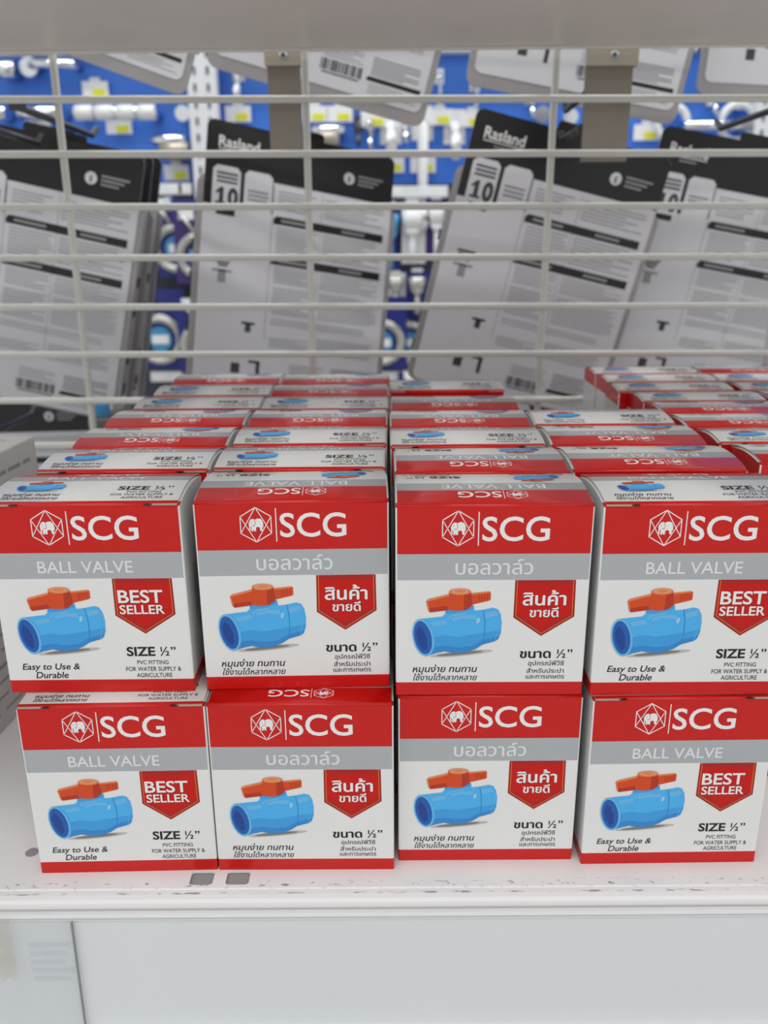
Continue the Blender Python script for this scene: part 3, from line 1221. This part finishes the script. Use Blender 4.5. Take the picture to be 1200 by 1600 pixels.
pack(325, 183, .905, (-9, 9.5, 22), 'black-headed pack straight behind the second column, turned slightly sideways')
pack(747, 167, .886, (1.6, 13.5, 4), 'tilted black-headed pack hanging below the right-hand steel bracket')
pack(1038, 195, .945, (0, 10.5, 0), 'black-headed pack at the right-hand end, partly behind the tilted pack')
pack(228, 246, .900, (-3, 12.5, 0), 'black-headed pack over the pale carton, front of three at the left', 'TR')
pack(241, 245, .936, (-3, 11.5, 0), 'second of the three packs at the left, only its edge showing', 'TR')
pack(254, 248, .972, (-3, 10.5, 0), 'rearmost of the three packs at the left, edge against the blue display', 'TR')
UPG = 'packs of the row above'
pack(655, 178, .900, (6, 15, 3), 'bottom of a barcoded pack hanging from above, just right of the left bracket', 'BR', UPG)
pack(740, 112, .905, (4, 10, 3), 'bottom of a pack hanging from above, behind the right-hand bracket', 'BL', UPG)
pack(283, 128, .900, (0, 19, 0), 'bottom of a tilted pack hanging from above at the left', 'BR', UPG)
pack(1100, 128, .955, (0, 3, 0), 'bottom of a pack hanging from above at the right-hand corner', 'BL', UPG)
pack(135, 611, 1.03, (0, -1, 0), 'black pack header low behind the mesh, above the pale carton', 'TR')
pack(1010, 600, 1.0, (0, 8, 0), 'pack of the lower row showing in the gap behind the short column', 'TR')

# low things seen through the mesh at the left
e = at(157, 650, .80)
t = thing('bottle', 'light blue capped bottle behind the mesh beside the left-hand column', 'bottle', (e.x, .80, 0))
MB().cyl((0, 0, 0), (0, 0, e.z - .01), .0085, 'rod', 16).build('bottle_body', t)
MB().cyl((0, 0, e.z - .01), (0, 0, e.z + .012), .0095, 'sky', 16).build('bottle_cap', t)
e = at(186, 662, .80)
t = thing('carton', 'grey-brown carton behind the mesh beside the light blue bottle', 'box', (e.x + .01, .805, 0))
MB().box((0, 0, e.z / 2 + .004), (.066, .05, e.z + .008), 'brown', .001).build('carton_body', t)
MB().box((0, .062, -.012), (1.24, .10, .02), 'under', .001).build('shelf_board', thing('store_shelf', 'grey shelf board of the next bay, behind the mesh', 'shelf', (0, .748, .0015)))

# ------------------------------------------------------------------ blue display across the next aisle
YB = 1.9
bd = thing('display_board', 'blue display board with fittings across the aisle behind', 'display', (0, YB, -.8))
zt, zm = at(600, 86, YB).z + .8, at(600, 288, YB).z + .8
MB().box((0, .01, (zt + zm) / 2), (3.2, .02, zt - zm), 'blue').build('blue_panel', bd)
MB().box((0, -.005, zt + .05), (3.2, .05, .10), 'postw', .002).build('header', bd)
MB().box((0, .02, zm / 2), (3.2, .02, zm), 'dark').build('lower_panel', bd)
MB().box((0, -.15, .03), (3.2, .35, .06), 'postw', .002).build('plinth', bd)

for u0, u1, lab in ((301, 345, 'white slotted upright post of the blue display, beside the black pack'), (1172, 1214, 'white slotted upright post at the right-hand end of the blue display')):
    a, b = at(u0, 200, YB - .04), at(u1, 200, YB - .04)
    t = thing('slotted_post', lab, 'post', ((a.x + b.x) / 2, YB - .05, -.73), group='slotted posts of the blue display')
    MB().box((0, 0, .8), (b.x - a.x, .03, 1.6), 'postw', .002).build('post', t)
    for s in (-.013, .013):
        mb = MB()
        for k in range(36):
            mb.box((s, -.0155, .55 + .027 + k * .0301), (.005, .002, .014), 'slot')
        mb.build('slot_holes', t)


def price_tag(u, v, y=YB - .01, w=.052, h=.030, lab=''):
    c = at(u, v, y)
    t = thing('price_tag', lab, 'price tag', c, group='price tags on the blue display')
    MB().box((0, 0, 0), (w, .002, h), 'tag_w').build('tag_card', t)
    MB().box((w * .14, -.0013, -h * .18), (w * .48, .0012, h * .42), 'tag_y').build('yellow_patch', t)
    MB().box((0, .003, h / 2 + .004), (w * .4, .004, .006), 'postw').build('hang_clip', t)


tags = [(149, 140, 'below the chrome bar, top left'), (60, 197, 'under the chrome peg by the left mesh wire'), (186, 197, 'under the white knob rail'),
        (276, 270, 'beneath the chrome shelf plate'), (372, 178, 'beside the slotted post, under the peg'), (492, 178, 'just right of the left-hand bracket'),
        (531, 178, 'above the chrome soap dish'), (584, 186, 'above the short peg hooks'), (687, 183, 'under the chrome chain hooks'),
        (738, 186, 'beside the tilted pack corner'), (1010, 207, 'right of the right-hand bracket'), (612, 258, 'low by the white pipes'),
        (661, 258, 'low between white pipes')]
for u, v, l in tags:
    price_tag(u, v, lab='white and yellow price tag ' + l)

HG = 'chrome fittings on the blue display'


def bar_fitting(u0, u1, v, r, m, lab, y=YB - .05, name='towel_bar', cat='bar', knobs=0):
    a, b = at(u0, v, y), at(u1, v, y)
    t = thing(name, lab, cat, (a + b) / 2, group=HG)
    h = (b.x - a.x) / 2
    MB().cyl((-h, 0, 0), (h, 0, 0), r, m, 14).build('bar', t)
    for s in (-1, 1):
        MB().cyl((s * (h - r), 0, 0), (s * (h - r), YB - y - .002, 0), r * .9, 'chrome', 12).build('wall_mount', t)
    for k in range(knobs):
        x = -h + (k + .5) * 2 * h / knobs
        MB().cyl((x - h / knobs * .86, 0, 0), (x + h / knobs * .86, 0, 0), r * 1.22, 'knob', 16).build('knob', t)


bar_fitting(45, 118, 100, .008, 'chrome', 'long chrome bar high at the left of the blue display')
bar_fitting(-8, 24, 109, .016, 'chrome', 'thick chrome cylinder at the far left, level with the long bar')
bar_fitting(30, 100, 177, .014, 'chrome', 'short thick chrome bar above a price tag, far left')
bar_fitting(-14, 11, 177, .014, 'chrome', 'chrome stub at the far left, below the thick cylinder')
bar_fitting(116, 246, 176, .012, 'chrome', 'rail with four white knobs on the blue display', name='knob_rail', cat='rail', knobs=4)
bar_fitting(240, 290, 219, .011, 'chrome', 'chrome bar over a small plate beside the slotted post')
bar_fitting(488, 538, 203, .010, 'chrome', 'chrome soap dish bar between the left bracket and the pack above', name='soap_dish', cat='soap dish')
bar_fitting(1068, 1172, 196, .010, 'chrome', 'long chrome bar behind the rings at the right')
bar_fitting(495, 530, 217, .016, 'steel_l', 'steel dish below the chrome soap dish bar', name='soap_dish', cat='soap dish')
bar_fitting(252, 296, 236, .018, 'steel_l', 'small steel plate holder under the chrome bar by the post')

for u, v, rr_, lab in ((48, 106, .018, 'round chrome rose at the left end of the long bar'), (287, 178, .015, 'round chrome robe knob beside the slotted post'),
                       (846, 180, .016, 'round chrome knob left of the right-hand bracket'), (890, 183, .015, 'round chrome knob close to the right-hand bracket')):
    c = at(u, v, YB - .03)
    t = thing('robe_knob', lab, 'knob', c, group=HG)
    MB().cyl((0, -.012, 0), (0, .004, 0), rr_, 'chrome', 20, r2=rr_ * .8).build('knob_head', t)
    MB().cyl((0, .004, 0), (0, .028, 0), rr_ * .5, 'chrome', 14).build('wall_mount', t)


def peg(u, v0, v1, lab, m='chrome', r=.006, curl=.02, name='peg_hook', y=YB - .03):
    a, b = at(u, v0, y), at(u, v1, y)
    t = thing(name, lab, 'hook', (a.x, y, b.z), group='hooks on the blue display')
    L = a.z - b.z
    pts = [(0, .028, L), (0, .01, L), (0, 0, L - .006)] + [(0, 0, L * .5)]
    pts += [(0, -curl * math.sin(q), .012 - .012 * math.sin(q) + curl * (1 - math.cos(q)) * .6) for q in [k * PI / 8 for k in range(0, 8)]]
    MB().tube(pts, r, m, 8).build('hook_bar', t)
    MB().box((0, .028, L), (r * 4, .003, r * 6), m, .001).build('wall_mount', t)


peg(369, 108, 162, 'white rod peg beside the slotted post', 'postw', .006)
for u, v0, v1, l in ((611, 196, 244, 'white curved pipe hook nearest the middle pack'), (661, 190, 360, 'long white pipe hook left of the tilted pack'), (712, 196, 250, 'white pipe hook partly behind the tilted pack')):
    peg(u, v0, v1, l, 'knob', .011, .03, 'pipe_hook')
for u, v0, v1, l in ((687, 116, 170, 'chrome chain hook beside the barcoded pack'), (744, 128, 172, 'chrome chain hook over the tilted pack'), (634, 196, 226, 'tiny chrome hook between white pipes'),
                     (578, 188, 236, 'thin chrome peg above the middle pack'), (1118, 150, 184, 'thin chrome peg above the right-hand ring'), (832, 150, 188, 'thin chrome peg left of the right-hand bracket'), (560, 190, 232, 'small dark hook beside the soap dish')):
    peg(u, v0, v1, l, 'rod' if 'dark' in l else 'chrome', .005, .014)
for u, v, R, lab in ((1050, 192, .030, 'grey-rimmed white roll over the pack at the right'), (1152, 192, .034, 'white towel ring near the right-hand post')):
    c = at(u, v, YB - .03)
    t = thing('towel_ring', lab, 'ring', c, group=HG)
    MB().torus((0, 0, 0), R, .008, 'knob', seg=36).build('ring', t)
    MB().cyl((0, 0, R), (0, .028, R), .010, 'chrome', 14).build('wall_mount', t)

# packs with hoses and brushes below the blue panel
SG = 'hose packs under the blue panel'


def hose_pack(u, v, R, m, lab, y=YB - .07):
    c = at(u, v, y)
    t = thing('hose_pack', lab, 'shower hose pack', c, group=SG)
    MB().box((0, .006, R * .4), (R * 2.3, .004, R * 3.3), m, .001).build('card', t)
    mb = MB()
    for k in range(3):
        mb.torus((0, -.004 - .004 * (k % 2), 0), R * (.98 - .10 * k), .0034, 'hose', seg=36)
    mb.tube([(-R * .1, -.006, R * .98), (-R * .4, -.006, R * 1.4), (-R * .8, -.004, R * 1.9)], .0036, 'hose', 8)
    mb.build('hose', t)
    MB().cyl((0, -.002, 0), (0, .004, 0), R * .52, 'sky', 20).build('inner_disc', t)
    MB().box((R * .05, -.004, 0), (R * .7, .004, R * .36), 'tag_w').build('price_label', t)
    MB().box((-R * .5, 0, R * 1.85), (R * .7, .004, R * .5), 'tag_w').build('hang_tag', t)


hose_pack(276, 388, .046, 'navy', 'coiled silver hose pack between the left packs and the middle pack, upper')
hose_pack(250, 530, .050, 'navy', 'coiled silver hose pack between the left packs and the middle pack, lower')
hose_pack(312, 400, .044, 'purple', 'purple-carded hose pack half behind the left edge of the middle pack', YB - .09)
hose_pack(318, 540, .046, 'navy', 'hose pack half behind the lower left edge of the middle pack', YB - .09)
hose_pack(597, 535, .046, 'navy', 'hose pack half behind the right edge of the middle pack')
hose_pack(640, 535, .044, 'navy', 'hose pack beside the lower left edge of the tilted pack', YB - .03)
hose_pack(655, 640, .040, 'navy', 'hose pack low behind the centre column of boxes')


def bottle_item(u, v0, v1, w, m, m2, lab, y=YB - .06):
    a, b = at(u - w / 2, v0, y), at(u + w / 2, v1, y)
    t = thing('shower_head_pack', lab, 'shower head pack', ((a.x + b.x) / 2, y, b.z), group='shower head packs under the blue panel')
    h, ww = a.z - b.z, b.x - a.x
    MB().box((0, .018, h * .55), (ww * 1.05, .003, h * 1.1), m2).build('card', t)
    mb = MB()
    mb.cyl((0, 0, h * .95), (0, 0, h * .62), ww * .42, m, 18, r2=ww * .34)
    mb.cyl((0, 0, h * .62), (0, 0, h * .5), ww * .34, m, 18, r2=ww * .14)
    mb.cyl((0, 0, h * .5), (0, 0, 0), ww * .14, m, 14)
    mb.build('shower_head', t)
    MB().box((0, .016, h * 1.12), (ww * .5, .004, h * .1), 'tag_w').build('hang_tag', t)


bottle_item(610, 330, 420, 34, 'sky', 'navy', 'blue shower head pack beside the middle pack')
bottle_item(644, 325, 412, 40, 'knob', 'tag_w', 'white shower head pack between the middle and tilted packs')
bottle_item(682, 318, 405, 30, 'knob', 'purple', 'purple-carded shower head pack behind the tilted pack edge')
bottle_item(618, 432, 480, 30, 'hose', 'tag_w', 'small silver fitting pack under the blue shower head')
bottle_item(652, 430, 490, 34, 'hose', 'navy', 'small silver fitting pack under the white shower head')
bottle_item(262, 312, 345, 26, 'sky', 'purple', 'small blue fitting pack under the lowest tag, beside the post')
for u0, u1, v, lab in ((236, 306, 588, 'white shelf label rail behind the left-hand column'), (596, 690, 588, 'white shelf label rail behind the centre columns'), (600, 700, 300, 'white label rail at the lower edge of the blue panel'), (228, 300, 296, 'pale label rail below the panel beside the post')):
    a, b = at(u0, v, YB - .05), at(u1, v, YB - .05)
    t = thing('label_rail', lab, 'rail', ((a.x + b.x) / 2, YB - .05, a.z), group='label rails of the blue display')
    MB().box((0, 0, 0), (b.x - a.x, .01, .022), 'postw', .001).build('rail_strip', t)
    for k in (-.3, .15, .36):
        MB().box(((b.x - a.x) * k, -.0056, .001), (.026, .0012, .017), 'tag_w').build('label_card', t)

# ------------------------------------------------------------------ the building
def plane_box(name, c, s, m):
    o = MB().box((0, 0, 0), s, m).build(name)
    o.location = c
    return struct(o)


plane_box('floor', (0, 0, -.825), (8, 7, .05), 'floor')
plane_box('ceiling', (0, 0, 2.525), (8, 7, .05), 'ceil')
plane_box('wall_back', (0, 2.6, .85), (8, .1, 3.3), 'wallm')


def area(name, loc, size, size_y, power, rot=(0, 0, 0), col=(1, 1, 1)):
    l = bpy.data.lights.new(name, 'AREA')
    l.shape = 'RECTANGLE'
    l.size, l.size_y = size, size_y
    l.energy = power
    l.color = col
    o = bpy.data.objects.new(name, l)
    COL.objects.link(o)
    o.location = loc
    o.rotation_euler = rot


area('unseen_ceiling_light', (-.6, -.75, 2.46), 3.2, .12, 24, col=(1, .985, .96))
area('unseen_ceiling_light', (.4, -2.2, 2.46), 3.6, .12, 27, col=(1, .985, .96))
area('unseen_ceiling_light', (0, 1.35, 2.46), 3.6, .12, 60, col=(.96, .98, 1))  # out-of-view lamp added over the next aisle to light the blue display and packs
w = bpy.data.worlds.new('store')
SC.world = w
w.use_nodes = True
w.node_tree.nodes['Background'].inputs[0].default_value = (.95, .98, 1, 1)
w.node_tree.nodes['Background'].inputs[1].default_value = .82

make_camera()
SC.view_settings.view_transform = 'Standard'
SC.view_settings.look = 'None'
SC.view_settings.exposure = 0
SC.view_settings.gamma = 1
